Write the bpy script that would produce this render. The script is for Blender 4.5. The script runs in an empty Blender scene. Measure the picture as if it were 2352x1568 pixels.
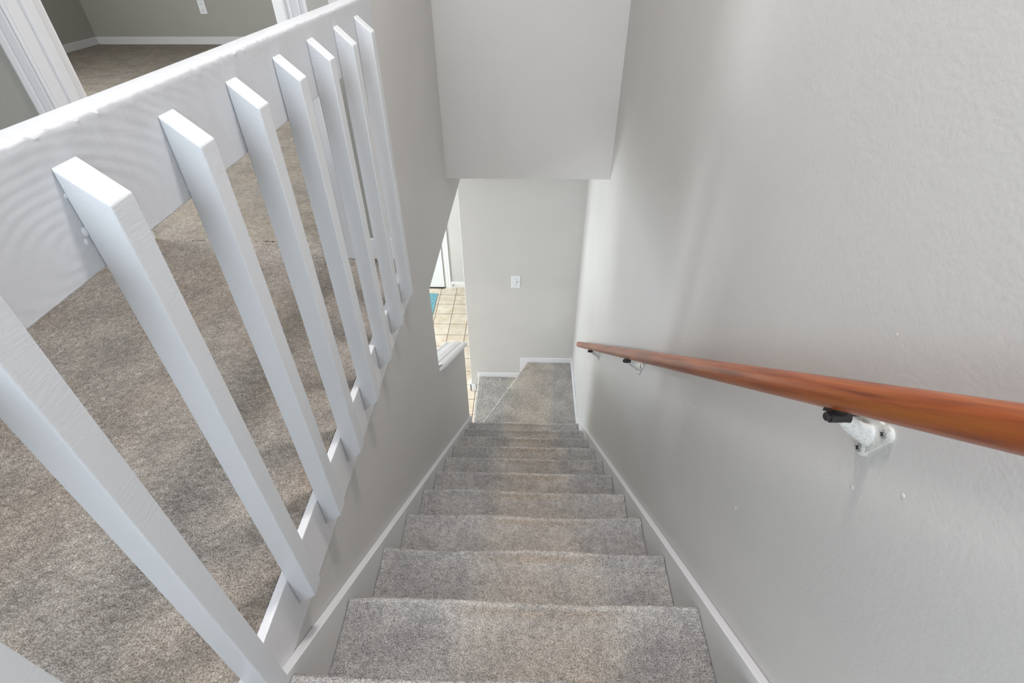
import bpy, bmesh, math, random
import numpy as np
from mathutils import Vector, Matrix

random.seed(7)
RNG = np.random.default_rng(11)
SC = bpy.context.scene
COL = SC.collection
ZB = 3.76            # lower tiled floor sits this far under the measuring origin

# ------------------------------------------------------------------ camera
cam_d = bpy.data.cameras.new('camera')
cam = bpy.data.objects.new('camera', cam_d); COL.objects.link(cam)
FW = Vector((-0.02467561, 0.77769366, -0.62815896))
RT = Vector((0.99958862, 0.02838235, -0.00412744))
UP = Vector((-0.01461874, 0.6280024, 0.77807408))
m = Matrix((RT, UP, -FW)).transposed().to_4x4()
m.translation = Vector((0, 0, ZB))
cam.matrix_world = m
cam_d.sensor_fit = 'HORIZONTAL'; cam_d.sensor_width = 36.0
cam_d.lens = 36.0 * 1179.62 / 2352
cam_d.clip_start = 0.01
SC.camera = cam

# ------------------------------------------------------------------ world, lamps, exposure
SC.view_settings.view_transform = 'Standard'
SC.view_settings.look = 'None'
SC.view_settings.gamma = 1.0
SC.view_settings.use_curve_mapping = False
SC.view_settings.exposure = 0.0
W = bpy.data.worlds.new('sky'); SC.world = W; W.use_nodes = True
W.node_tree.nodes['Background'].inputs[0].default_value = (0.62, 0.78, 1.0, 1)
W.node_tree.nodes['Background'].inputs[1].default_value = 1.0


def area(name, loc, direction, sx, sy, power, color):
    d = bpy.data.lights.new(name, 'AREA'); d.shape = 'RECTANGLE'; d.size = sx; d.size_y = sy
    d.energy = power; d.color = color
    o = bpy.data.objects.new(name, d); COL.objects.link(o)
    o.location = Vector(loc) + Vector((0, 0, ZB))
    o.rotation_euler = Vector(direction).to_track_quat('-Z', 'Y').to_euler()
    return o


# daylight entering the window behind the camera, the ceiling lamps, the lower glazed door, then added fills
area('daylight_upper_window', (-0.50, -1.42, 0.45), (0.0, 1, -0.25), 1.1, 1.3, 42, (0.82, 0.91, 1.0))
area('ceiling_lamp_light_hall', (-0.75, 0.2, 1.36), (0, 0, -1), 0.45, 0.45, 6.5, (1.0, 0.94, 0.90))
area('ceiling_lamp_light_stair', (0.08, 1.05, 1.36), (0, 0, -1), 0.20, 0.20, 25, (1.0, 0.95, 0.93))
area('daylight_glazed_door', (-3.45, 4.30, -3.05), (1, -0.35, 0.30), 1.0, 1.25, 98, (0.86, 0.94, 1.0))
area('fill_lower_left', (-3.45, 0.9, -2.5), (1, 0.75, 0.0), 1.4, 1.4, 74, (0.93, 0.97, 1.0))  # added fill, brightens the far wall through the stair opening
area('fill_lower_hall', (-2.0, 5.0, -1.45), (0, 0, -1), 1.2, 0.8, 7, (1.0, 0.96, 0.88))  # added downward fill under the lower ceiling
area('fill_bedroom', (-4.0, 2.6, 0.4), (1, 0.3, -0.3), 0.9, 0.9, 120, (0.95, 0.97, 1.0))  # added fill inside the bedroom, no window behind it

# ------------------------------------------------------------------ measured dimensions
WL, WR = -0.4585, 0.4666         # faces of the two stair walls
RUN, RISE = 0.25, 0.2021
Y0, Z0 = 0.3531, -1.1327          # first visible nosing
CL, CR = -0.4324, 0.4402          # carpet edges
YB, YF = 2.838, 3.8445            # bulkhead face, far wall face
UF = -0.990                       # upper floor
TILE = -3.76
HEAD = -1.343                     # head of the opening / lower ceiling
CEIL = 1.45
HW = 1.73                         # face of the hall wall with the bedroom doorway
SL = RISE / RUN


# ------------------------------------------------------------------ materials
def mat(name, color, rough=0.6, spec=0.5):
    mm = bpy.data.materials.new(name); mm.use_nodes = True
    b = mm.node_tree.nodes['Principled BSDF']
    b.inputs['Base Color'].default_value = (*color, 1)
    b.inputs['Roughness'].default_value = rough
    b.inputs['Specular IOR Level'].default_value = spec
    return mm, mm.node_tree, b


def N(nt, t, **kw):
    n = nt.nodes.new(t)
    for k, v in kw.items():
        if k in n.inputs: n.inputs[k].default_value = v
        else: setattr(n, k, v)
    return n


def coords(nt, scale=(1, 1, 1), kind='Object', rot=(0, 0, 0), loc=(0, 0, 0)):
    tc = nt.nodes.new('ShaderNodeTexCoord'); mp = nt.nodes.new('ShaderNodeMapping')
    mp.inputs['Scale'].default_value = scale
    mp.inputs['Rotation'].default_value = rot
    mp.inputs['Location'].default_value = loc
    nt.links.new(tc.outputs[kind], mp.inputs[0])
    return mp.outputs[0]


def noise(nt, vec, scale, detail=2, rough=0.5, dist=0.0):
    n = N(nt, 'ShaderNodeTexNoise', Scale=scale, Detail=detail, Roughness=rough, Distortion=dist)
    nt.links.new(vec, n.inputs['Vector'])
    return n.outputs['Fac']


def ramp(nt, fac, stops):
    r = nt.nodes.new('ShaderNodeValToRGB')
    el = r.color_ramp.elements
    while len(el) < len(stops): el.new(0.5)
    for e, (p, c) in zip(el, stops):
        e.position = p; e.color = (*c, 1) if len(c) == 3 else c
    nt.links.new(fac, r.inputs[0])
    return r.outputs[0]


def mix(nt, fac, a, b, mode='MIX'):
    x = nt.nodes.new('ShaderNodeMix'); x.data_type = 'RGBA'; x.blend_type = mode
    for s, v in ((x.inputs[0], fac), (x.inputs[6], a), (x.inputs[7], b)):
        if isinstance(v, (int, float)): s.default_value = v
        elif isinstance(v, tuple): s.default_value = (*v, 1)
        else: nt.links.new(v, s)
    return x.outputs[2]


def math_(nt, op, a, b=None):
    x = nt.nodes.new('ShaderNodeMath'); x.operation = op
    for s, v in zip(x.inputs, (a, b)):
        if v is None: continue
        if isinstance(v, (int, float)): s.default_value = v
        else: nt.links.new(v, s)
    return x.outputs[0]


def bump(nt, b, h, strength, dist):
    n = N(nt, 'ShaderNodeBump', Strength=strength, Distance=dist)
    nt.links.new(h, n.inputs['Height']); nt.links.new(n.outputs[0], b.inputs['Normal'])


def wall_paint(name, color, strength=0.35):
    mm, nt, b = mat(name, color, 0.55, 0.35)
    v = coords(nt)
    h = math_(nt, 'ADD', noise(nt, v, 140, 3, 0.55), math_(nt, 'MULTIPLY', noise(nt, v, 26, 2), 0.8))
    bump(nt, b, h, strength, 0.0016)
    c = ramp(nt, noise(nt, v, 2.2, 3), [(0.3, tuple(x * 0.975 for x in color)), (0.7, tuple(min(1, x * 1.02) for x in color))])
    nt.links.new(c, b.inputs['Base Color'])
    return mm


M_WALL = wall_paint('greige_wall_paint', (0.625, 0.612, 0.592))
M_WALL_DIM = wall_paint('dimmed_wall_paint', (0.36, 0.355, 0.32))  # greige darkened in colour for the weaker light of bedroom and hall wall
M_CEIL = wall_paint('white_ceiling_paint', (0.78, 0.78, 0.77))


def trim_paint(name, color, rough=0.32, brush=(1, 1, 1), bs=0.25, sc=90):
    mm, nt, b = mat(name, color, rough, 0.5)
    v = coords(nt, brush)
    h = math_(nt, 'ADD', noise(nt, v, sc, 3, 0.6), noise(nt, coords(nt), 22, 2))
    bump(nt, b, h, bs, 0.0012)
    return mm


M_TRIM = trim_paint('white_trim_paint', (0.80, 0.80, 0.82))
M_BAL = trim_paint('white_baluster_paint', (0.68, 0.70, 0.72), 0.34, (1, 1, 6), 0.35, 40)
M_SKIRT = trim_paint('grey_skirt_paint', (0.74, 0.737, 0.73), 0.4)


def rail_paint():
    # painted softwood board: growth rings around a knot show through as relief
    mm, nt, b = mat('white_rail_paint', (0.61, 0.625, 0.65), 0.36, 0.5)
    v = coords(nt, (1, 0.45, 1.0), loc=(0, 0.145, -0.918))
    dn = N(nt, 'ShaderNodeTexNoise', Scale=6.0, Detail=1.5)
    nt.links.new(v, dn.inputs['Vector'])
    sub = N(nt, 'ShaderNodeVectorMath', operation='MULTIPLY_ADD')
    nt.links.new(dn.outputs['Color'], sub.inputs[0]); sub.inputs[1].default_value = (0, 0.07, 0.07)
    nt.links.new(v, sub.inputs[2])
    w = N(nt, 'ShaderNodeTexWave', wave_type='RINGS', rings_direction='X', Scale=30.0, Distortion=1.2, Detail=1.0)
    nt.links.new(sub.outputs[0], w.inputs['Vector'])
    ln = N(nt, 'ShaderNodeVectorMath', operation='LENGTH')
    cut = N(nt, 'ShaderNodeVectorMath', operation='MULTIPLY'); cut.inputs[1].default_value = (0, 1, 1)
    nt.links.new(v, cut.inputs[0]); nt.links.new(cut.outputs[0], ln.inputs[0])
    fade = ramp(nt, ln.outputs['Value'], [(0.05, (1, 1, 1)), (0.22, (.25, .25, .25))])
    wf = math_(nt, 'MULTIPLY', w.outputs['Fac'], fade)
    h = math_(nt, 'ADD', math_(nt, 'MULTIPLY', wf, 0.5), math_(nt, 'MULTIPLY', noise(nt, coords(nt, (1, 0.5, 1)), 130, 3, 0.6), 0.6))
    bump(nt, b, h, 0.4, 0.0011)
    return mm


M_RAIL = rail_paint()


def carpet_mat(name, tint=(1, 1, 1), stairs=False, warm=0.5, bands=True):
    mm, nt, b = mat(name, (0.4, 0.38, 0.35), 0.95, 0.1)
    v = coords(nt)
    f1 = noise(nt, v, 330, 3, 0.75)
    c1 = ramp(nt, f1, [(0.30, (0.13, 0.12, 0.105)), (0.42, (0.32, 0.295, 0.27)), (0.54, (0.50, 0.475, 0.44)), (0.68, (0.74, 0.72, 0.69))])
    # pile brushed different ways: soft patches
    f2 = noise(nt, v, 7.0, 3, 0.6, 0.4)
    c2 = mix(nt, 1.0, c1, ramp(nt, f2, [(0.34, (0.86, 0.86, 0.87)), (0.62, (1.08, 1.075, 1.07))]), 'MULTIPLY')
    f3 = noise(nt, v, 55, 2, 0.6)
    c3 = mix(nt, 1.0, c2, ramp(nt, f3, [(0.35, (0.86, 0.86, 0.86)), (0.62, (1.08, 1.08, 1.08))]), 'MULTIPLY')
    # brownish soiling
    f4 = noise(nt, v, 3.2, 2, 0.5)
    if stairs:
        sx = nt.nodes.new('ShaderNodeSeparateXYZ'); nt.links.new(v, sx.inputs[0])
        g = math_(nt, 'MULTIPLY', math_(nt, 'SUBTRACT', sx.outputs[0], 0.05), 4.2)
        g = math_(nt, 'MULTIPLY', g, g)
        g = math_(nt, 'SUBTRACT', 1.0, g)
        g = math_(nt, 'MAXIMUM', g, 0.0)
        # the middle is paler, the sides darker
        side = ramp(nt, math_(nt, 'ADD', g, math_(nt, 'MULTIPLY', math_(nt, 'SUBTRACT', f2, 0.5), 1.6)), [(0.0, (0.87, 0.875, 0.885)), (0.7, (1.04, 1.035, 1.02))])
        c3 = mix(nt, 1.0, c3, side, 'MULTIPLY')
        fy = math_(nt, 'MULTIPLY', g, math_(nt, 'ADD', math_(nt, 'MULTIPLY', f4, 0.9), -0.08))
        c3 = mix(nt, fy, c3, mix(nt, 1.0, c3, (1.02, 0.90, 0.76), 'MULTIPLY'))
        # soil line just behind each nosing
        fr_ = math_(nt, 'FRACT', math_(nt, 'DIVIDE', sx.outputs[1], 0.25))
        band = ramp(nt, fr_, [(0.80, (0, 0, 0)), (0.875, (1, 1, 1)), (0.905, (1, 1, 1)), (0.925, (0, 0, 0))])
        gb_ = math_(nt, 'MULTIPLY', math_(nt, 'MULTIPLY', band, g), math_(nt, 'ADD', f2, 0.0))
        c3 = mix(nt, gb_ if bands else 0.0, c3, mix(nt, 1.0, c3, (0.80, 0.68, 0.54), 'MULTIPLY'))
        # paler line on each nosing: the light it catches, put into the colour
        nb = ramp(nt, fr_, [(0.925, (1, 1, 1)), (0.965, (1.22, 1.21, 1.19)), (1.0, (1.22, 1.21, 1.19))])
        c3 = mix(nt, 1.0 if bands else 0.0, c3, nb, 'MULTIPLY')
    else:
        fr = ramp(nt, f4, [(0.42, (0, 0, 0)), (0.64, (1, 1, 1))])
        c3 = mix(nt, math_(nt, 'MULTIPLY', fr, warm), c3, mix(nt, 1.0, c3, (0.98, 0.86, 0.74), 'MULTIPLY'))
    c3 = mix(nt, 1.0, c3, tint, 'MULTIPLY')
    nt.links.new(c3, b.inputs['Base Color'])
    h = math_(nt, 'ADD', noise(nt, v, 300, 2, 0.6), math_(nt, 'MULTIPLY', f3, 1.5))
    bump(nt, b, h, 0.9, 0.003)
    return mm


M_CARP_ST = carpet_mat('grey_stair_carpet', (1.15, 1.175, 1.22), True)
M_CARP_WIND = carpet_mat('grey_winder_carpet', (1.17, 1.185, 1.20), True, bands=False)
M_CARP_UP = carpet_mat('beige_hall_carpet', (0.76, 0.73, 0.70), False, 0.4)
M_CARP_BED = carpet_mat('bedroom_carpet', (0.68, 0.655, 0.61), False, 0.3)


def tile_mat():
    mm, nt, b = mat('cream_tile', (0.8, 0.74, 0.62), 0.3, 0.5)
    v = coords(nt, loc=(0.5115, -5.609 % 0.2115, 0))
    sx = nt.nodes.new('ShaderNodeSeparateXYZ'); nt.links.new(coords(nt), sx.inputs[0])

    def line(o, off, p):
        t = math_(nt, 'DIVIDE', math_(nt, 'ADD', o, off), p)
        f = math_(nt, 'ABSOLUTE', math_(nt, 'SUBTRACT', math_(nt, 'FRACT', t), 0.5))
        return math_(nt, 'GREATER_THAN', f, 0.5 - 0.0035 / p)
    lx = line(sx.outputs[0], 20 * 0.203 + 0.710, 0.203)
    ly = line(sx.outputs[1], 20 * 0.2115 - 5.609, 0.2115)
    g = math_(nt, 'MAXIMUM', lx, ly)
    base = ramp(nt, noise(nt, coords(nt), 9, 3), [(0.3, (0.70, 0.58, 0.43)), (0.65, (0.84, 0.76, 0.63))])
    c = mix(nt, g, base, (0.17, 0.12, 0.08))
    nt.links.new(c, b.inputs['Base Color'])
    bump(nt, b, math_(nt, 'SUBTRACT', 1.0, g), 0.4, 0.002)
    return mm


M_TILE = tile_mat()


def wood_mat():
    mm, nt, b = mat('varnished_oak', (0.45, 0.16, 0.04), 0.3, 0.4)
    v = coords(nt, (1, 1, 0.05))
    a = noise(nt, v, 90, 4, 0.6, 0.5)
    c = ramp(nt, a, [(0.28, (0.14, 0.026, 0.006)), (0.48, (0.29, 0.066, 0.013)), (0.72, (0.42, 0.118, 0.024))])
    # the knocked-off golden streaks of the underside laminations
    s = ramp(nt, noise(nt, coords(nt, (1, 1, 0.10)), 26, 2), [(0.55, (0, 0, 0)), (0.68, (1, 1, 1))])
    c = mix(nt, math_(nt, 'MULTIPLY', s, 0.45), c, (0.42, 0.16, 0.02))
    nt.links.new(c, b.inputs['Base Color'])
    bump(nt, b, a, 0.06, 0.001)
    b.inputs['Coat Weight'].default_value = 0.25
    b.inputs['Coat Roughness'].default_value = 0.35
    return mm


M_WOOD = wood_mat()


def metal(name, c, rough, metallic=0.6):
    mm, nt, b = mat(name, c, rough)
    b.inputs['Metallic'].default_value = metallic
    f = noise(nt, coords(nt), 240, 3, 0.7)
    nt.links.new(ramp(nt, f, [(0.32, tuple(x * 0.72 for x in c)), (0.5, c)]), b.inputs['Base Color'])
    return mm


M_PLATE = metal('paint_splashed_bracket', (0.74, 0.74, 0.70), 0.4, 0.15)
M_DARK = metal('dark_bronze', (0.06, 0.055, 0.055), 0.35, 0.7)
M_SCREW = metal('steel_screw', (0.50, 0.50, 0.50), 0.3, 0.6)
M_BLACK, _, _ = mat('screw_slot_dark', (0.02, 0.02, 0.02), 0.6)
M_SWITCH = trim_paint('white_plastic', (0.82, 0.84, 0.87), 0.25, bs=0.02)
M_CASE = trim_paint('white_casing_paint', (0.64, 0.64, 0.65), 0.4, bs=0.04)
M_DOOR = trim_paint('white_door_paint', (0.84, 0.84, 0.82), 0.35, bs=0.08)


def mat_fabric():
    mm, nt, b = mat('teal_mat_fabric', (0.12, 0.36, 0.42), 0.9, 0.1)
    f = noise(nt, coords(nt), 40, 3)
    nt.links.new(ramp(nt, f, [(0.35, (0.12, 0.34, 0.42)), (0.62, (0.26, 0.52, 0.58))]), b.inputs['Base Color'])
    return mm


M_RUG = mat_fabric()
M_GLASS, _, gb = mat('window_glass', (1, 1, 1), 0.02)
gb.inputs['Transmission Weight'].default_value = 1.0
M_LAMP, _, lb = mat('opal_lamp_glass', (0.9, 0.9, 0.88), 0.4)
lb.inputs['Emission Color'].default_value = (1, 0.95, 0.88, 1)
lb.inputs['Emission Strength'].default_value = 1.5


# ------------------------------------------------------------------ geometry helpers
def box(bm, x0, x1, y0, y1, z0, z1):
    v = [bm.verts.new((x, y, z)) for x in (x0, x1) for y in (y0, y1) for z in (z0, z1)]
    for f in ((0, 1, 3, 2), (4, 6, 7, 5), (0, 4, 5, 1), (2, 3, 7, 6), (0, 2, 6, 4), (1, 5, 7, 3)):
        bm.faces.new([v[i] for i in f])
    return v


def prism(bm, pts, a, b, ax='x'):
    """polygon pts in the plane across the axis, extruded from a to b"""
    def P(p, t):
        return (t, p[0], p[1]) if ax == 'x' else ((p[0], t, p[1]) if ax == 'y' else (p[0], p[1], t))
    A = [bm.verts.new(P(p, a)) for p in pts]; B = [bm.verts.new(P(p, b)) for p in pts]
    n = len(pts)
    bm.faces.new(A); bm.faces.new(B[::-1])
    for i in range(n):
        j = (i + 1) % n
        bm.faces.new((A[i], B[i], B[j], A[j]))


def tube(bm, path, radii, seg=20, cap=True):
    """rings along a path; radii = (ru, rv) pairs or scalars"""
    rings = []
    path = [Vector(p) for p in path]
    for i, p in enumerate(path):
        t = (path[min(i + 1, len(path) - 1)] - path[max(i - 1, 0)]).normalized()
        u = t.cross(Vector((0, 0, 1)))
        if u.length < 0.05: u = t.cross(Vector((0, 1, 0)))
        u.normalize(); w = u.cross(t)
        r = radii[i] if isinstance(radii, (list, tuple)) else radii
        ru, rv = r if isinstance(r, tuple) else (r, r)
        rings.append([bm.verts.new(p + u * math.cos(a) * ru + w * math.sin(a) * rv)
                      for a in [2 * math.pi * k / seg for k in range(seg)]])
    for A, B in zip(rings, rings[1:]):
        for k in range(seg):
            bm.faces.new((A[k], A[(k + 1) % seg], B[(k + 1) % seg], B[k]))
    if cap:
        bm.faces.new(rings[0][::-1]); bm.faces.new(rings[-1])


def wpos(o):
    return o.location.copy() if o is not None else Vector((0, 0, 0))


def base_of(o):
    v = Vector((0, 0, 0))
    while o is not None:
        v += o.location; o = o.parent
    return v


def obj(name, bm, material, parent=None, bevel=0.0, seg=2, smooth=False, kind=None, origin=None):
    """link a bmesh given in measured coordinates as one mesh object"""
    bmesh.ops.recalc_face_normals(bm, faces=bm.faces)
    off = base_of(parent)
    loc = Vector(origin) - off if origin is not None else Vector((0, 0, 0))
    sh = off + loc
    if sh.length: bmesh.ops.translate(bm, vec=-sh, verts=bm.verts)
    me = bpy.data.meshes.new(name); bm.to_mesh(me); bm.free()
    me.materials.append(material)
    o = bpy.data.objects.new(name, me); COL.objects.link(o)
    o.location = loc
    if parent is not None: o.parent = parent
    if bevel:
        md = o.modifiers.new('bevel', 'BEVEL'); md.width = bevel; md.segments = seg; md.limit_method = 'ANGLE'
        md.angle_limit = math.radians(35)
    if smooth:
        me.polygons.foreach_set('use_smooth', [True] * len(me.polygons))
        me.set_sharp_from_angle(angle=math.radians(40))
    if kind: o['kind'] = kind
    return o


def struct(name, bm, material, **k):
    return obj(name, bm, material, kind='structure', **k)


def thing(name, label, cat, loc, group=None):
    o = bpy.data.objects.new(name, None); COL.objects.link(o); o.location = loc
    o.empty_display_size = 0.1
    o['label'] = label; o['category'] = cat
    if group: o['group'] = group
    return o


def copy_tree(o, parent=None):
    c = o.copy(); COL.objects.link(c)
    if parent is not None: c.parent = parent; c.matrix_parent_inverse = o.matrix_parent_inverse.copy()
    for ch in [x for x in list(COL.objects) if x.parent == o]:
        copy_tree(ch, c)
    return c


def boxes(name, bxs, material, **k):
    bm = bmesh.new()
    for b in bxs: box(bm, *b)
    return struct(name, bm, material, **k)


def grid_obj(name, P, material, parent=None, amp=0.002, jit=0.0008, lump=0.0, kind=None, seed=0):
    """carpet: grid of points P (n, m, 3), displaced along its normals into tufts"""
    rg = np.random.default_rng(seed)
    n, mm_ = P.shape[:2]
    du = np.gradient(P, axis=0); dv = np.gradient(P, axis=1)
    nr = np.cross(du, dv); nr /= np.linalg.norm(nr, axis=2, keepdims=True) + 1e-12
    if nr[..., 2].mean() < 0: nr = -nr
    w = rg.normal(size=(n, mm_))
    ws = w.copy()
    ws[1:-1, 1:-1] = (w[1:-1, 1:-1] * 2 + w[:-2, 1:-1] + w[2:, 1:-1] + w[1:-1, :-2] + w[1:-1, 2:]) / 3.0
    h = amp * np.clip(ws, -2.2, 2.2) * 0.6
    if lump:
        # slow undulation from a coarse random lattice
        k = max(4, n // 24), max(4, mm_ // 24)
        L = rg.normal(size=k)
        iu = np.linspace(0, k[0] - 1.001, n); iv = np.linspace(0, k[1] - 1.001, mm_)
        a = iu.astype(int); fa = iu - a; fa = fa * fa * (3 - 2 * fa)
        c = iv.astype(int); fc = iv - c; fc = fc * fc * (3 - 2 * fc)
        A = L[a][:, c] * (1 - fa)[:, None] + L[a + 1][:, c] * fa[:, None]
        B = L[a][:, c + 1] * (1 - fa)[:, None] + L[a + 1][:, c + 1] * fa[:, None]
        h = h + lump * (A * (1 - fc)[None] + B * fc[None])
    Q = P + nr * h[..., None] + rg.normal(size=P.shape) * jit
    off = np.array(base_of(parent))
    Q = Q - off
    me = bpy.data.meshes.new(name)
    me.vertices.add(n * mm_); me.vertices.foreach_set('co', Q.astype(np.float32).ravel())
    idx = np.arange(n * mm_).reshape(n, mm_)
    q = np.stack([idx[:-1, :-1], idx[1:, :-1], idx[1:, 1:], idx[:-1, 1:]], axis=-1).reshape(-1, 4)
    me.loops.add(q.size); me.loops.foreach_set('vertex_index', q.ravel().astype(np.int32))
    me.polygons.add(len(q))
    me.polygons.foreach_set('loop_start', np.arange(0, q.size, 4, dtype=np.int32))
    me.polygons.foreach_set('use_smooth', np.ones(len(q), dtype=bool))
    me.update(calc_edges=True); me.validate()
    me.materials.append(material)
    o = bpy.data.objects.new(name, me); COL.objects.link(o)
    if parent is not None: o.parent = parent
    if kind: o['kind'] = kind
    return o


# ------------------------------------------------------------------ the shell
BK = -1.5
wallR = bmesh.new()
box(wallR, WR, WR + 0.12, BK, YF + 0.12, TILE, CEIL)
for (y, z, r) in ((0.32, 0.265, .004), (0.345, 0.17, .003), (1.0, -1.03, .003), (0.66, -0.99, .004), (0.45, -0.62, .0035), (0.385, -0.545, .0035),
                  (1.28, 0.05, .0025), (0.52, -0.40, .002)):
    # small nail pops under the paint
    bmesh.ops.create_uvsphere(wallR, u_segments=10, v_segments=6, radius=r,
                              matrix=Matrix.Translation((WR, y, z)) @ Matrix.Diagonal((0.35, 1, 1, 1)))
struct('wall_right', wallR, M_WALL)

bm = bmesh.new()
prism(bm, [(BK, TILE), (2.05, TILE), (2.05, HEAD), (YF + 0.12, HEAD), (YF + 0.12, CEIL), (HW, CEIL), (HW, -1.0), (BK, -1.0)], WL - 0.115, WL)
struct('wall_left', bm, M_WALL)
bm = bmesh.new()
prism(bm, [(2.05, TILE), (2.985, TILE), (2.985, -2.468), (2.05, -1.873)], WL - 0.115, WL)
struct('wall_half', bm, M_WALL)
boxes('wall_bulkhead', [(WL, WR, YB, YF, -1.11, CEIL)], M_WALL)
boxes('wall_far', [(-0.542, WR + 0.12, YF, YF + 0.12, TILE, -1.11)], M_WALL, bevel=0.004)

# upper level
boxes('wall_hall', [(-3.0, -1.535, HW, HW + 0.12, UF, CEIL), (-0.678, WL - 0.115, HW, HW + 0.12, UF, CEIL), (-1.535, -0.678, HW, HW + 0.12, 1.06, CEIL)], M_WALL_DIM)
boxes('wall_hall_left', [(-3.12, -3.0, BK, HW, UF, CEIL)], M_WALL)
boxes('wall_back', [(-3.0, -1.15, BK - 0.12, BK, UF, CEIL), (0.15, WR, BK - 0.12, BK, UF, CEIL),
                    (-1.15, 0.15, BK - 0.12, BK, UF, -0.25), (-1.15, 0.15, BK - 0.12, BK, 1.15, CEIL)], M_WALL)
w1 = bpy.data.objects.new('window_1', None); COL.objects.link(w1); w1.location = (-0.50, BK - 0.06, -0.25); w1['kind'] = 'structure'
bm = bmesh.new()
for b in ((-1.15, 0.15, BK - .10, BK - .03, -.25, -.20), (-1.15, 0.15, BK - .10, BK - .03, 1.10, 1.15), (-1.15, -1.10, BK - .10, BK - .03, -.20, 1.10),
          (.10, .15, BK - .10, BK - .03, -.20, 1.10), (-.525, -.475, BK - .09, BK - .04, -.20, 1.10)):
    box(bm, *b)
obj('window_frame', bm, M_TRIM, w1)
boxes('ceiling', [(-4.9, WR + 0.12, BK - .12, 6.5, CEIL, CEIL + 0.1)], M_CEIL)
boxes('wall_bedroom_left', [(-4.86, -4.74, HW, 6.45, UF - .05, CEIL)], M_WALL_DIM)
boxes('wall_bedroom_far', [(-4.74, WL, 6.33, 6.45, UF - .05, CEIL)], M_WALL_DIM)
boxes('wall_bedroom_near', [(-4.74, -3.0, HW, HW + .12, UF - .05, CEIL)], M_WALL_DIM)
boxes('wall_bedroom_right', [(WL - .115, WL, YF + .12, 6.33, UF - .05, CEIL)], M_WALL_DIM)

# upper floors
boxes('floor_slab', [(-4.74, WL - .115, BK, 6.33, HEAD + .02, UF - .012), (WL - .115, WL - .0155, BK, HW, -1.0, UF - .008), (WL, WR, BK, 0.085, UF - .2, UF - .012),
                     (WL - .115, WL, YF + .12, 6.33, HEAD + .02, UF - .012)], M_CEIL)


def spaced(parts):
    out = []
    for a, b, s in parts:
        k = max(2, int(round((b - a) / s)) + 1)
        out.append(np.linspace(a, b, k)[(1 if out else 0):])
    return np.concatenate(out)


xs = spaced([(-3.0, -1.75, 0.03), (-1.75, -0.475, 0.0042)])
ys = spaced([(BK, 0.1, 0.04), (0.1, 1.85, 0.0045)])
X, Y = np.meshgrid(xs, ys, indexing='ij')
P = np.stack([X, Y, np.full_like(X, UF)], -1)
grid_obj('floor_hall', P, M_CARP_UP, amp=0.0024, jit=0.0007, lump=0.0006, kind='structure', seed=3)
xs = spaced([(-4.74, WL - .115, 0.02)]); ys = spaced([(HW + .12, 6.33, 0.02)])
X, Y = np.meshgrid(xs, ys, indexing='ij')
P = np.stack([X, Y, np.full_like(X, UF)], -1)
grid_obj('floor_bedroom', P, M_CARP_BED, amp=0.001, jit=0.0003, kind='structure', seed=4)
xs = spaced([(CL, CR, 0.02)]); ys = spaced([(BK, Y0 - RUN, 0.02)])
X, Y = np.meshgrid(xs, ys, indexing='ij')
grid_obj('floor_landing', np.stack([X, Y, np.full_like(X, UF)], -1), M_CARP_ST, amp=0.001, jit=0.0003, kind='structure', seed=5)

# lower level
boxes('floor_lower', [(-3.6, 2.0, BK, 5.92, TILE - .1, TILE)], M_TILE)
boxes('ceiling_lower', [(-3.6, WL - .115, BK, 5.8, HEAD, HEAD + .02), (WL - .115, 2.0, YF + .12, 5.8, HEAD, HEAD + .02)], M_CEIL)
boxes('wall_entry', [(-3.6, 2.0, 5.8, 5.92, TILE, HEAD + .02)], M_WALL)
boxes('wall_lower_left', [(-3.72, -3.6, BK, .2, TILE, HEAD), (-3.72, -3.6, 1.6, 3.8, TILE, HEAD), (-3.72, -3.6, .2, 1.6, TILE, -3.2), (-3.72, -3.6, .2, 1.6, -1.8, HEAD), (-3.72, -3.6, 4.9, 5.92, TILE, HEAD), (-3.72, -3.6, 3.8, 4.9, -1.75, HEAD)], M_WALL)  # near opening added for the lower fill light
boxes('wall_lower_right', [(2.0, 2.1, YF, 5.92, TILE, HEAD)], M_WALL)
boxes('wall_lower_near', [(-3.6, WL - .115, BK - .1, BK, TILE, HEAD)], M_WALL)
boxes('wall_behind', [(WR + .12, 2.0, YF, YF + .12, TILE, HEAD)], M_WALL)
d3 = bpy.data.objects.new('door_3', None); COL.objects.link(d3); d3.location = (-3.66, 4.35, TILE); d3['kind'] = 'structure'
bm = bmesh.new()
for b in ((-3.70, -3.62, 3.80, 3.90, TILE, -1.75), (-3.70, -3.62, 4.80, 4.90, TILE, -1.75), (-3.70, -3.62, 3.9, 4.8, TILE, TILE + .12), (-3.70, -3.62, 3.9, 4.8, -1.87, -1.75)):
    box(bm, *b)
obj('door_frame', bm, M_TRIM, d3)


# ------------------------------------------------------------------ staircase
stair = thing('staircase', 'steep flight of grey carpeted stairs running down between two skirt boards', 'stairs', (0, Y0 - RUN, UF))


def nose_profile(yb, ye, z, zdown, sp, over=0.022, r=0.017):
    """tread from yb forward to ye, rounded nosing, riser tucked back below it"""
    pts = []
    n = max(4, int((ye - r - yb) / sp))
    for t in np.linspace(0, 1, n): pts.append((yb + (ye - r - yb) * t, z))
    arc = max(5, int(r * math.pi / sp))
    for a in np.linspace(0, math.pi, arc + 1)[1:]:
        pts.append((ye - r + r * math.sin(a), z - r + r * math.cos(a)))
    yr = ye - over
    n = max(3, int((z - 2 * r - zdown) / (sp * 2)))
    for t in np.linspace(0, 1, n)[1:]: pts.append((yr, z - 2 * r - 0.004 - (z - 2 * r - zdown) * t))
    return np.array(pts)


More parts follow.
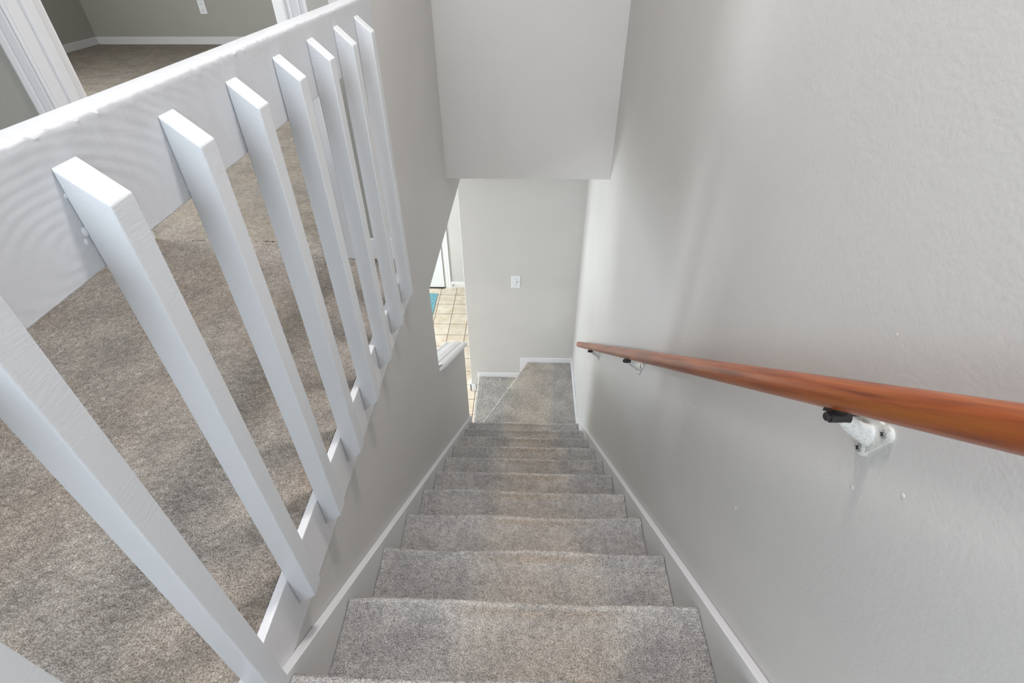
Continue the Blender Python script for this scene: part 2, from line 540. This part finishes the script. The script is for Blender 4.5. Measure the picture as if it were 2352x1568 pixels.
for k in range(-1, 11):
    ye = Y0 + k * RUN; z = Z0 - k * RISE
    if k == 0: ye += 0.006; z += 0.008
    if k == -1:
        z = UF; yb = ye - 0.04
    else:
        yb = ye - RUN - 0.022
    zd = Z0 - (k + 1) * RISE
    sp = 0.0026 if k <= 2 else (0.0036 if k <= 5 else 0.005)
    pr = nose_profile(yb, ye, z, zd, sp)
    xs = spaced([(CL - 0.0040, CR + 0.0040, sp)])
    n, mm_ = len(xs), len(pr)
    P = np.zeros((n, mm_, 3))
    P[..., 0] = xs[:, None]; P[..., 1] = pr[:, 0][None]; P[..., 2] = pr[:, 1][None]
    # hand-laid carpet: edges never dead straight, worn a little lower in the middle
    rg = np.random.default_rng(40 + k)
    u = (xs - CL) / (CR - CL)
    wav = sum(rg.normal() * 0.0016 * np.sin((j + 1) * math.pi * u + rg.uniform(0, 6)) for j in range(4))
    P[..., 2] += (wav - 0.003 * np.sin(math.pi * u))[:, None]
    P[..., 2] += 0.006 * np.exp(-((pr[:, 0] - (ye - 0.012)) / 0.022) ** 2)[None] * (pr[:, 1] > z - 0.02)[None]
    P[..., 1] += (wav * 0.8)[:, None] * (pr[:, 0] > ye - 0.06)[None]
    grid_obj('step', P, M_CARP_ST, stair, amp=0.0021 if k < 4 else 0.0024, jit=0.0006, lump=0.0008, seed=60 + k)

# winder landing: upper quarter
L1, L2 = Z0 - 11 * RISE, Z0 - 12 * RISE
D0 = np.array([-0.449, 2.850]); D1 = np.array([0.024, 3.828])
dd = (D1 - D0) / np.linalg.norm(D1 - D0); nn = np.array([-dd[1], dd[0]])
ts = np.linspace(0, 1, 220)
rows = []
for t in ts:
    e = D0 + (D1 - D0) * t
    row = []
    r = 0.016
    far = np.array([CR + 0.012, e[1]])
    end = e - nn * r
    for s in np.linspace(0, 1, 180): row.append((*(far + (end - far) * s), L1))
    for a in np.linspace(0, math.pi, 9)[1:]:
        q = e - nn * r + nn * r * math.sin(a); row.append((q[0], q[1], L1 - r + r * math.cos(a)))
    for s in np.linspace(0, 1, 20)[1:]:
        q = e - nn * 0.02; row.append((q[0], q[1], L1 - 2 * r - (RISE - 2 * r) * s))
    rows.append(row)
grid_obj('winder_step', np.array(rows), M_CARP_WIND, stair, amp=0.0022, jit=0.0006, lump=0.001, seed=90)
rows = []
XE = -0.466
for y in np.linspace(2.84, 3.828, 200):
    XE = -0.4535 if y < 2.992 else -0.466
    xd = D0[0] + (y - D0[1]) / (D1[1] - D0[1]) * (D1[0] - D0[0]) + 0.03
    row = []
    r = 0.016
    for s in np.linspace(0, 1, 110): row.append((xd + (XE + r - xd) * s, y, L2))
    for a in np.linspace(0, math.pi, 8)[1:]: row.append((XE + r - r * math.sin(a), y, L2 - r + r * math.cos(a)))
    for s in np.linspace(0, 1, 14)[1:]: row.append((XE + 0.02, y, L2 - 2 * r - (RISE - 2 * r) * s))
    rows.append(row)
grid_obj('winder_step', np.array(rows), M_CARP_WIND, stair, amp=0.0022, jit=0.0006, lump=0.001, seed=91)


# ------------------------------------------------------------------ skirt boards and baseboards
def zs(y, up): return Z0 - (y - Y0) * SL + up


def two_tone(o):
    # the boards' faces keep the skirt colour, their top edges get the lighter trim one
    o.data.materials.append(M_TRIM)
    for p in o.data.polygons:
        if p.normal.z > 0.5: p.material_index = 1


bm = bmesh.new()
TH = 0.0205
prism(bm, [(-0.25, zs(-0.25, .034)), (2.985, zs(2.985, .034)), (2.985, zs(2.985, -.26)), (-0.25, zs(-0.25, -.26))], WL, WL + TH)
two_tone(struct('trim_1', bm, M_SKIRT, bevel=0.0025))
bm = bmesh.new()
prism(bm, [(-0.25, zs(-0.25, .040)), (2.955, zs(2.955, .036)), (2.955, zs(2.955, -.26)), (-0.25, zs(-0.25, -.26))], WR - TH, WR)
two_tone(struct('trim_2', bm, M_SKIRT, bevel=0.0025))
# landing baseboards
bm = bmesh.new(); prism(bm, [(2.955, -3.236), (3.02, L1 + .075), (YF, L1 + .075), (YF, L1 - .05), (2.955, L1 - .05)], WR - .014, WR)
struct('baseboard_right', bm, M_TRIM, bevel=0.003)
bm = bmesh.new()
prism(bm, [(-0.040, -3.300), (WR - .012, -3.300), (WR - .012, L1 - .03), (0.045, L1 - .03), (0.045, L2), (-0.040, L2)], YF - .016, YF, 'y')
struct('baseboard_far', bm, M_TRIM, bevel=0.005, seg=3)
bm = bmesh.new(); prism(bm, [(-0.470, -3.503), (-0.0395, -3.503), (-0.0395, L2 - .03), (-0.470, L2 - .03)], YF - .015, YF, 'y')
struct('baseboard_far_lower', bm, M_TRIM, bevel=0.005, seg=3)
boxes('baseboard_wall_end', [(-0.556, -0.542, YF - .016, YF + .13, TILE, TILE + .085), (-0.556, -0.497, YF - .016, YF, TILE, TILE + .085)], M_TRIM, bevel=0.003)
boxes('baseboard_entry', [(-0.99, 2.0, 5.786, 5.8, TILE, TILE + .095)], M_DOOR, bevel=0.004)
boxes('baseboard_entry_left', [(-3.6, -1.98, 5.786, 5.8, TILE, TILE + .095)], M_DOOR, bevel=0.004)
boxes('baseboard_bedroom_left', [(-4.74, -4.726, HW + .12, 6.33, UF, UF + .075)], M_CASE, bevel=0.004)
boxes('baseboard_bedroom_far', [(-4.726, WL - .115, 6.316, 6.33, UF, UF + .075)], M_CASE, bevel=0.004)
boxes('baseboard_hall', [(-0.628, WL - .0165, HW - .014, HW, UF, UF + .085)], M_TRIM, bevel=0.004)
boxes('baseboard_hall_left', [(-3.0, -1.588, HW - .014, HW, UF, UF + .085)], M_TRIM, bevel=0.004)

# moulded cap on the half wall, following the stairs down
bm = bmesh.new()
prof = [(-0.605, 0.000), (-0.605, 0.018), (-0.592, 0.030), (-0.578, 0.030), (-0.572, 0.024), (-0.560, 0.024), (-0.554, 0.032), (-0.520, 0.036), (-0.486, 0.034), (-0.481, 0.026),
        (-0.466, 0.026), (-0.460, 0.032), (-0.446, 0.030), (-0.436, 0.020), (-0.434, 0.004), (-0.440, -0.004), (WL + .0005, -0.010), (WL - .115, -0.010)]
A, B = [], []
cs = (-2.468 + 1.873) / (2.985 - 2.05)
for lst, y in ((A, 2.062), (B, 3.005)):
    for (x, h) in prof:
        yy = y + (0.05 if (lst is A and x > WL + .002) else 0.0)
        lst.append(bm.verts.new((x, yy, -1.873 + (yy - 2.05) * cs + 0.010 + h)))
n = len(prof)
for i in range(n):
    j = (i + 1) % n
    bm.faces.new((A[i], B[i], B[j], A[j]))
bm.faces.new(A); bm.faces.new(B[::-1])
struct('trim_3', bm, M_TRIM, bevel=0.0012)


# ------------------------------------------------------------------ guard railing
guard = thing('guard_railing', 'white painted wooden guard railing between the carpeted upper hall and the stairwell', 'railing', (WL + .003, 0.85, -1.133))
XF = WL + 0.0035      # outer face of the boards


def ragged_board(x0, x1, z0, z1, ya, yb, step, jt, jb, seed, round_=0.002):
    """board along y whose brushed-over paint edges wander a little"""
    rg = np.random.default_rng(seed)
    bm = bmesh.new(); rings = []
    for y in np.arange(ya, yb + 1e-6, step):
        a = rg.normal() * jt; a2 = abs(rg.normal()) * jt; b = rg.normal() * jb
        c = round_
        ring = [(x0, z0 + c), (x0, z1 - c), (x0 + c, z1), (x1 - c * 1.6 + a * .3, z1 + a * .2), (x1 - c * .5, z1 - c * .5 + a * .4), (x1 + a2 * 0.8, z1 - c * 1.6 - a2),
                (x1, z1 - c * 4 - a2 * 2), (x1, z0 + c + b * .5), (x1 - c, z0 + b * .5), (x0 + c, z0)]
        rings.append([bm.verts.new((x, y, z)) for x, z in ring])
    m_ = len(rings[0])
    for A_, B_ in zip(rings, rings[1:]):
        for i in range(m_):
            j = (i + 1) % m_
            bm.faces.new((A_[i], A_[j], B_[j], B_[i]))
    bm.faces.new(rings[0]); bm.faces.new(rings[-1][::-1])
    return bm


obj('top_rail', ragged_board(XF - 0.040, XF, -0.286, -0.146, -0.05, HW, 0.005, 0.0009, 0.0004, 5), M_RAIL, guard, smooth=True)
obj('bottom_board', ragged_board(XF - 0.0175, XF, -1.134, -0.985, -0.05, HW - .005, 0.007, 0.0002, 0.0014, 6, 0.0012), M_TRIM, guard, smooth=True)
XO = -0.4145
for i, yb in enumerate([0.121, 0.292] + [0.4715 + 0.1795 * k for k in range(7)]):
    rg = random.Random(i)
    w_ = 0.0365
    bm = bmesh.new()
    t0, t1 = -0.178 + rg.uniform(-.001, .001), -0.216 + rg.uniform(-.001, .001)
    b0, b1 = -1.044 + rg.uniform(-.003, .003), -1.081 + rg.uniform(-.003, .003)
    zsx = [0, .03, .2, .4, .6, .8, .97, 1]
    rings = []
    for q in zsx:
        zi = t0 + (b1 - t0) * q; zo = t1 + (b0 - t1) * q
        j = lambda: rg.uniform(-.0004, .0004)
        rings.append([bm.verts.new(v) for v in ((XF, yb + j(), zi), (XO + j(), yb + j(), zo), (XO + j(), yb + w_ + j(), zo), (XF, yb + w_ + j(), zi))])
    for A_, B_ in zip(rings, rings[1:]):
        for k in range(4): bm.faces.new((A_[k], A_[(k + 1) % 4], B_[(k + 1) % 4], B_[k]))
    bm.faces.new(rings[0]); bm.faces.new(rings[-1][::-1])
    obj('baluster', bm, M_BAL, guard, bevel=0.0022, seg=3, origin=(XO, yb, b1))
# dried paint drips where the second visible baluster meets the rail
for (y, z, r) in ((0.4705, -0.243, .004), (0.466, -0.252, .003), (0.6535, -0.272, .002), (0.472, -0.205, .002)):
    bm = bmesh.new()
    bmesh.ops.create_uvsphere(bm, u_segments=10, v_segments=8, radius=r, matrix=Matrix.Translation((XF, y, z)) @ Matrix.Diagonal((0.6, 1, 1.3, 1)))
    obj('paint_drip', bm, M_BAL, guard, smooth=True)


# ------------------------------------------------------------------ handrail
RX = 0.410
ra = Vector((RX, -0.35, -0.32 + (0.35 + 0.291) * 0.783)); rb_ = Vector((RX, 3.015, -0.32 - (3.015 - 0.291) * 0.783))
hand = thing('handrail', 'round orange-brown varnished wooden handrail sloping down the right wall', 'handrail', (RX, 1.4, -0.32 - (1.4 - .291) * .783))
bm = bmesh.new()
L = (rb_ - ra).length
R_ = 0.0215
path = [(0, 0, 0), (0, 0, 0.0005)] + [(0, 0, s) for s in np.linspace(0.02, L - 0.02, 30)] + [(0, 0, L - .012), (0, 0, L - .005), (0, 0, L - .001), (0, 0, L)]
rad = [R_ * .8, R_ * .86] + [R_] * 30 + [R_ * .985, R_ * .9, R_ * .75, R_ * .55]
tube(bm, path, rad, 48)
bmesh.ops.recalc_face_normals(bm, faces=bm.faces)
me = bpy.data.meshes.new('rail'); bm.to_mesh(me); bm.free(); me.materials.append(M_WOOD)
me.polygons.foreach_set('use_smooth', [True] * len(me.polygons)); me.set_sharp_from_angle(angle=math.radians(50))
rail = bpy.data.objects.new('rail', me); COL.objects.link(rail); rail.parent = hand
rail.location = ra - hand.location
rail.rotation_euler = (rb_ - ra).to_track_quat('Z', 'Y').to_euler()


def bracket(yc):
    zr = -0.32 - (yc - 0.291) * 0.783
    zc = zr - 0.066
    bm = bmesh.new()
    # three-lobed wall plate
    lobes = [(-0.0205, 0.020), (0.0205, 0.017), (0.0, -0.031)]
    for (dy, dz) in lobes:
        tube(bm, [(WR + .0006, yc + dy, zc + dz), (WR - .0045, yc + dy, zc + dz), (WR - .0062, yc + dy, zc + dz)], [.0118, .0118, .0095], 24)
    hull = [(-0.027, 0.010), (-0.012, 0.026), (0.012, 0.024), (0.027, 0.008), (0.011, -0.030), (-0.011, -0.030)]
    prism(bm, [(yc + a, zc + b) for a, b in hull], WR - .0052, WR)
    # arm flaring out of the plate and rising to the rail
    P_ = [(WR - .002, yc, zc - .004), (WR - .012, yc, zc - .001), (WR - .024, yc, zc + .006), (WR - .036, yc, zc + .014), (WR - .047, yc, zc + .023), (WR - .056, yc, zc + .029)]
    tube(bm, P_, [(.0125, .020), (.0092, .0150), (.0078, .0125), (.0082, .0112), (.0078, .0095), (.0076, .008)], 24)
    br = obj('bracket', bm, M_PLATE, hand, smooth=True, origin=(WR, yc, zc))
    br['label'] = 'white paint-splashed metal bracket'
    # dark clip under the rail
    bm = bmesh.new()
    tube(bm, [(RX + .012, yc, zc + .0295), (RX - .013, yc, zc + .0290)], [(.0085, .0085), (.0080, .0080)], 24)
    d = Vector((0, 1, -0.783)).normalized()
    c0 = Vector((RX, yc, zr - 0.0276))
    box_ = []
    for a in (-0.026, 0.026):
        for x, dz in ((-.009, -.003), (.009, -.003), (.009, .004), (-.009, .004)):
            p = c0 + d * a; box_.append(bm.verts.new((p.x + x, p.y, p.z + dz)))
    for f in ((0, 1, 2, 3), (7, 6, 5, 4), (0, 4, 5, 1), (1, 5, 6, 2), (2, 6, 7, 3), (3, 7, 4, 0)): bm.faces.new([box_[i] for i in f])
    cl = obj('rail_clip', bm, M_DARK, br, smooth=True); cl['label'] = 'dark metal clip'
    bm = bmesh.new()
    tube(bm, [(RX - .0125, yc, zc + .029), (RX - .017, yc, zc + .029), (RX - .0185, yc, zc + .029)], [.0062, .0060, .0045], 20)
    bo = obj('bolt', bm, M_DARK, br, smooth=True)
    for (dy, dz) in lobes:
        bm = bmesh.new()
        y_, z_ = yc + dy, zc + dz
        tube(bm, [(WR - .0055, y_, z_), (WR - .0075, y_, z_), (WR - .0086, y_, z_)], [.0062, .0060, .0035], 20)
        s = obj('screw', bm, M_SCREW, br, smooth=True)
        me_ = s.data
        me_.materials.append(M_BLACK)
        b2 = bmesh.new(); b2.from_mesh(me_)
        o_ = Vector((0, 0, 0)) - base_of(br)
        for w1_, h1_ in ((.0034, .0007), (.0007, .0034)):
            vs = box(b2, WR - .0092, WR - .0080, y_ - w1_, y_ + w1_, z_ - h1_, z_ + h1_)
            for v_ in vs: v_.co += o_
            for f_ in {f for v_ in vs for f in v_.link_faces}: f_.material_index = 1
        b2.to_mesh(me_); b2.free()
    return br


bracket(0.470); bracket(1.553); bracket(2.452)


# ------------------------------------------------------------------ light switch on the far wall
sw = thing('light_switch', 'small white light switch plate on the grey wall above the winder landing', 'light switch', (-0.0845, YF, -2.43))
bm = bmesh.new()
x0, x1, z0, z1 = -0.127, -0.043, -2.494, -2.366
v = box(bm, x0, x1, YF - .006, YF, z0, z1)
for q in v:
    if q.co.y < YF - .003:
        q.co.x += .004 if q.co.x < -.0845 else -.004; q.co.z += .004 if q.co.z < -2.43 else -.004
obj('plate', bm, M_SWITCH, sw, bevel=0.0012)
bm = bmesh.new(); box(bm, -.0905, -.0785, YF - .0075, YF - .005, -2.444, -2.416)
obj('switch_surround', bm, M_SWITCH, sw, bevel=0.0008)
bm = bmesh.new()
v = box(bm, -.0885, -.0805, YF - .019, YF - .006, -2.438, -2.424)
for q in v:
    if q.co.y < YF - .012: q.co.z += 0.006
obj('toggle', bm, M_SWITCH, sw, bevel=0.001)
for dz in (.030, -.030):
    bm = bmesh.new(); tube(bm, [(-.0845, YF - .0055, -2.43 + dz), (-.0845, YF - .0068, -2.43 + dz)], .0036, 16)
    obj('screw', bm, M_SCREW, sw)

# ------------------------------------------------------------------ bedroom outlet
ou = thing('wall_outlet', 'white power outlet low on the far bedroom wall, seen through the doorway', 'power outlet', (-3.447, 6.33, -0.65))
bm = bmesh.new(); box(bm, -3.485, -3.409, 6.324, 6.33, -0.707, -0.585)
obj('plate', bm, M_SWITCH, ou, bevel=0.002)
for dz in (-.675, -.617):
    bm = bmesh.new()
    tube(bm, [(-3.447, 6.325, dz), (-3.447, 6.3225, dz)], .0165, 20)
    so = obj('socket', bm, M_SWITCH, ou)
    bm = bmesh.new()
    for dx in (-.007, .007): box(bm, -3.447 + dx - .0015, -3.447 + dx + .0015, 6.3218, 6.3226, dz - .001, dz + .008)
    tube(bm, [(-3.447, 6.3226, dz - .008), (-3.447, 6.3218, dz - .008)], .003, 10)
    obj('slot', bm, M_BLACK, so)


# ------------------------------------------------------------------ bedroom doorway (hall wall)
def empty_struct(name, loc):
    o = bpy.data.objects.new(name, None); COL.objects.link(o); o.location = loc; o['kind'] = 'structure'; return o


def casing_profile(w):
    return [(0, 0), (0, .010), (.004 * w / .06, .012), (.010 * w / .06, .009), (.014 * w / .06, .011), (.034 * w / .06, .013), (.038 * w / .06, .010), (.042 * w / .06, .0145),
            (.054 * w / .06, .017), (.060 * w / .06, .014), (.060 * w / .06, 0)]


def casing(x_in, x_out, yface, z0, z1):
    """upright moulded casing: inner edge x_in, outer edge x_out, standing proud of the wall face"""
    bm = bmesh.new()
    w = abs(x_out - x_in); s = 1 if x_out > x_in else -1
    pts = [(x_in + s * a, yface - b) for a, b in casing_profile(w)]
    prism(bm, pts, z0, z1, 'z')
    return bm


d1 = empty_struct('door_1', (-1.1, HW, UF))
obj('casing', casing(-1.520, -1.588, HW, UF, 1.10), M_CASE, d1, bevel=0.001)
obj('casing', casing(-0.692, -0.634, HW, UF, 1.10), M_CASE, d1, bevel=0.001)
bm = bmesh.new(); box(bm, -1.588, -0.634, HW - .015, HW, 1.04, 1.10); obj('casing', bm, M_TRIM, d1, bevel=.002)
bm = bmesh.new()
box(bm, -1.535, -1.515, HW - .002, HW + .125, UF, 1.06)
box(bm, -1.515, -1.503, HW + .045, HW + .085, UF, 1.06)
box(bm, -0.700, -0.678, HW - .002, HW + .125, UF, 1.06)
box(bm, -1.515, -0.70, HW - .002, HW + .125, 1.035, 1.06)
obj('door_jamb', bm, M_CASE, d1, bevel=.002)
bm = bmesh.new(); box(bm, -0.738, -0.701, HW + .004, HW + .80, UF + .012, 1.02)
dl = obj('door_leaf', bm, M_DOOR, d1, bevel=.0015)
# outer casing on the bedroom side
obj('casing', casing(-1.520, -1.588, HW + .12 + .016, UF, 1.10), M_TRIM, d1, bevel=0.001)

# ------------------------------------------------------------------ entry hall door, far below
d2 = empty_struct('door_2', (-1.5, 5.8, TILE))
bm = bmesh.new(); box(bm, -1.900, -1.078, 5.775, 5.80, TILE + .012, -1.70)
obj('door_leaf', bm, M_DOOR, d2, bevel=.003)
for (xa, xb) in ((-1.80, -1.53), (-1.45, -1.19)):
    for (za, zb_) in ((TILE + .27, TILE + .95), (TILE + 1.10, TILE + 1.80)):
        bm = bmesh.new()
        box(bm, xa, xb, 5.768, 5.776, za, zb_)
        obj('door_panel', bm, M_DOOR, d2, bevel=.006, seg=3)
obj('casing', casing(-1.072, -0.990, 5.8, TILE, -1.62), M_DOOR, d2)
obj('casing', casing(-1.906, -1.985, 5.8, TILE, -1.62), M_DOOR, d2)
bm = bmesh.new(); box(bm, -1.985, -0.990, 5.784, 5.8, -1.69, -1.60); obj('casing', bm, M_DOOR, d2)
bm = bmesh.new(); box(bm, -1.905, -1.075, 5.76, 5.80, TILE, TILE + .011); obj('threshold', bm, M_DARK, d2)

ds = thing('door_stop', 'tiny spring door stop on the baseboard beside the entry door', 'door stop', (-0.965, 5.786, TILE + .05))
bm = bmesh.new()
tube(bm, [(-0.965, 5.786, TILE + .045), (-0.965, 5.780, TILE + .045)], .011, 14)
pts = []; 
for i in range(61):
    a = i / 60 * 2 * math.pi * 8; pts.append((-0.965 + .006 * math.cos(a), 5.780 - i / 60 * .055, TILE + .045 + .006 * math.sin(a)))
tube(bm, pts, .0014, 5)
obj('spring', bm, M_SCREW, ds)
bm = bmesh.new(); tube(bm, [(-0.965, 5.727, TILE + .045), (-0.965, 5.712, TILE + .045)], [.009, .008], 14)
obj('rubber_tip', bm, M_SWITCH, ds)

# door mat on the tiles
bm = bmesh.new()
pr = [(-1.150, 5.63), (-1.150, 4.95), (-1.75, 4.95), (-1.75, 5.63)]
prism(bm, pr, TILE + .0003, TILE + .009, 'z')
dm = obj('door_mat', bm, M_RUG, bevel=.004, seg=3)
dm['label'] = 'teal blue door mat on the cream tiles by the entry door'; dm['category'] = 'door mat'

# ------------------------------------------------------------------ ceiling lamps (above the frame, they light the hall)
for (x, y, r, lab) in ((-0.75, 0.2, .20, 'round opal ceiling lamp over the carpeted upper hall'), (0.08, 1.05, .14, 'smaller opal ceiling lamp over the stairwell')):
    cl_ = thing('ceiling_lamp', lab, 'ceiling lamp', (x, y, CEIL), 'flush ceiling lamps')
    bm = bmesh.new(); tube(bm, [(x, y, CEIL), (x, y, CEIL - .02)], r, 40); obj('canopy', bm, M_TRIM, cl_)
    bm = bmesh.new(); tube(bm, [(x, y, CEIL - .0205), (x, y, CEIL - .04), (x, y, CEIL - .06), (x, y, CEIL - .07)], [r * .95, r * .93, r * .7, r * .3], 40); obj('lamp_shade', bm, M_LAMP, cl_, smooth=True)

# ------------------------------------------------------------------ lift everything so the tiled floor is at zero
for o in list(COL.objects):
    if o.parent is None and o.type in ('MESH', 'EMPTY'):
        o.location.z += ZB
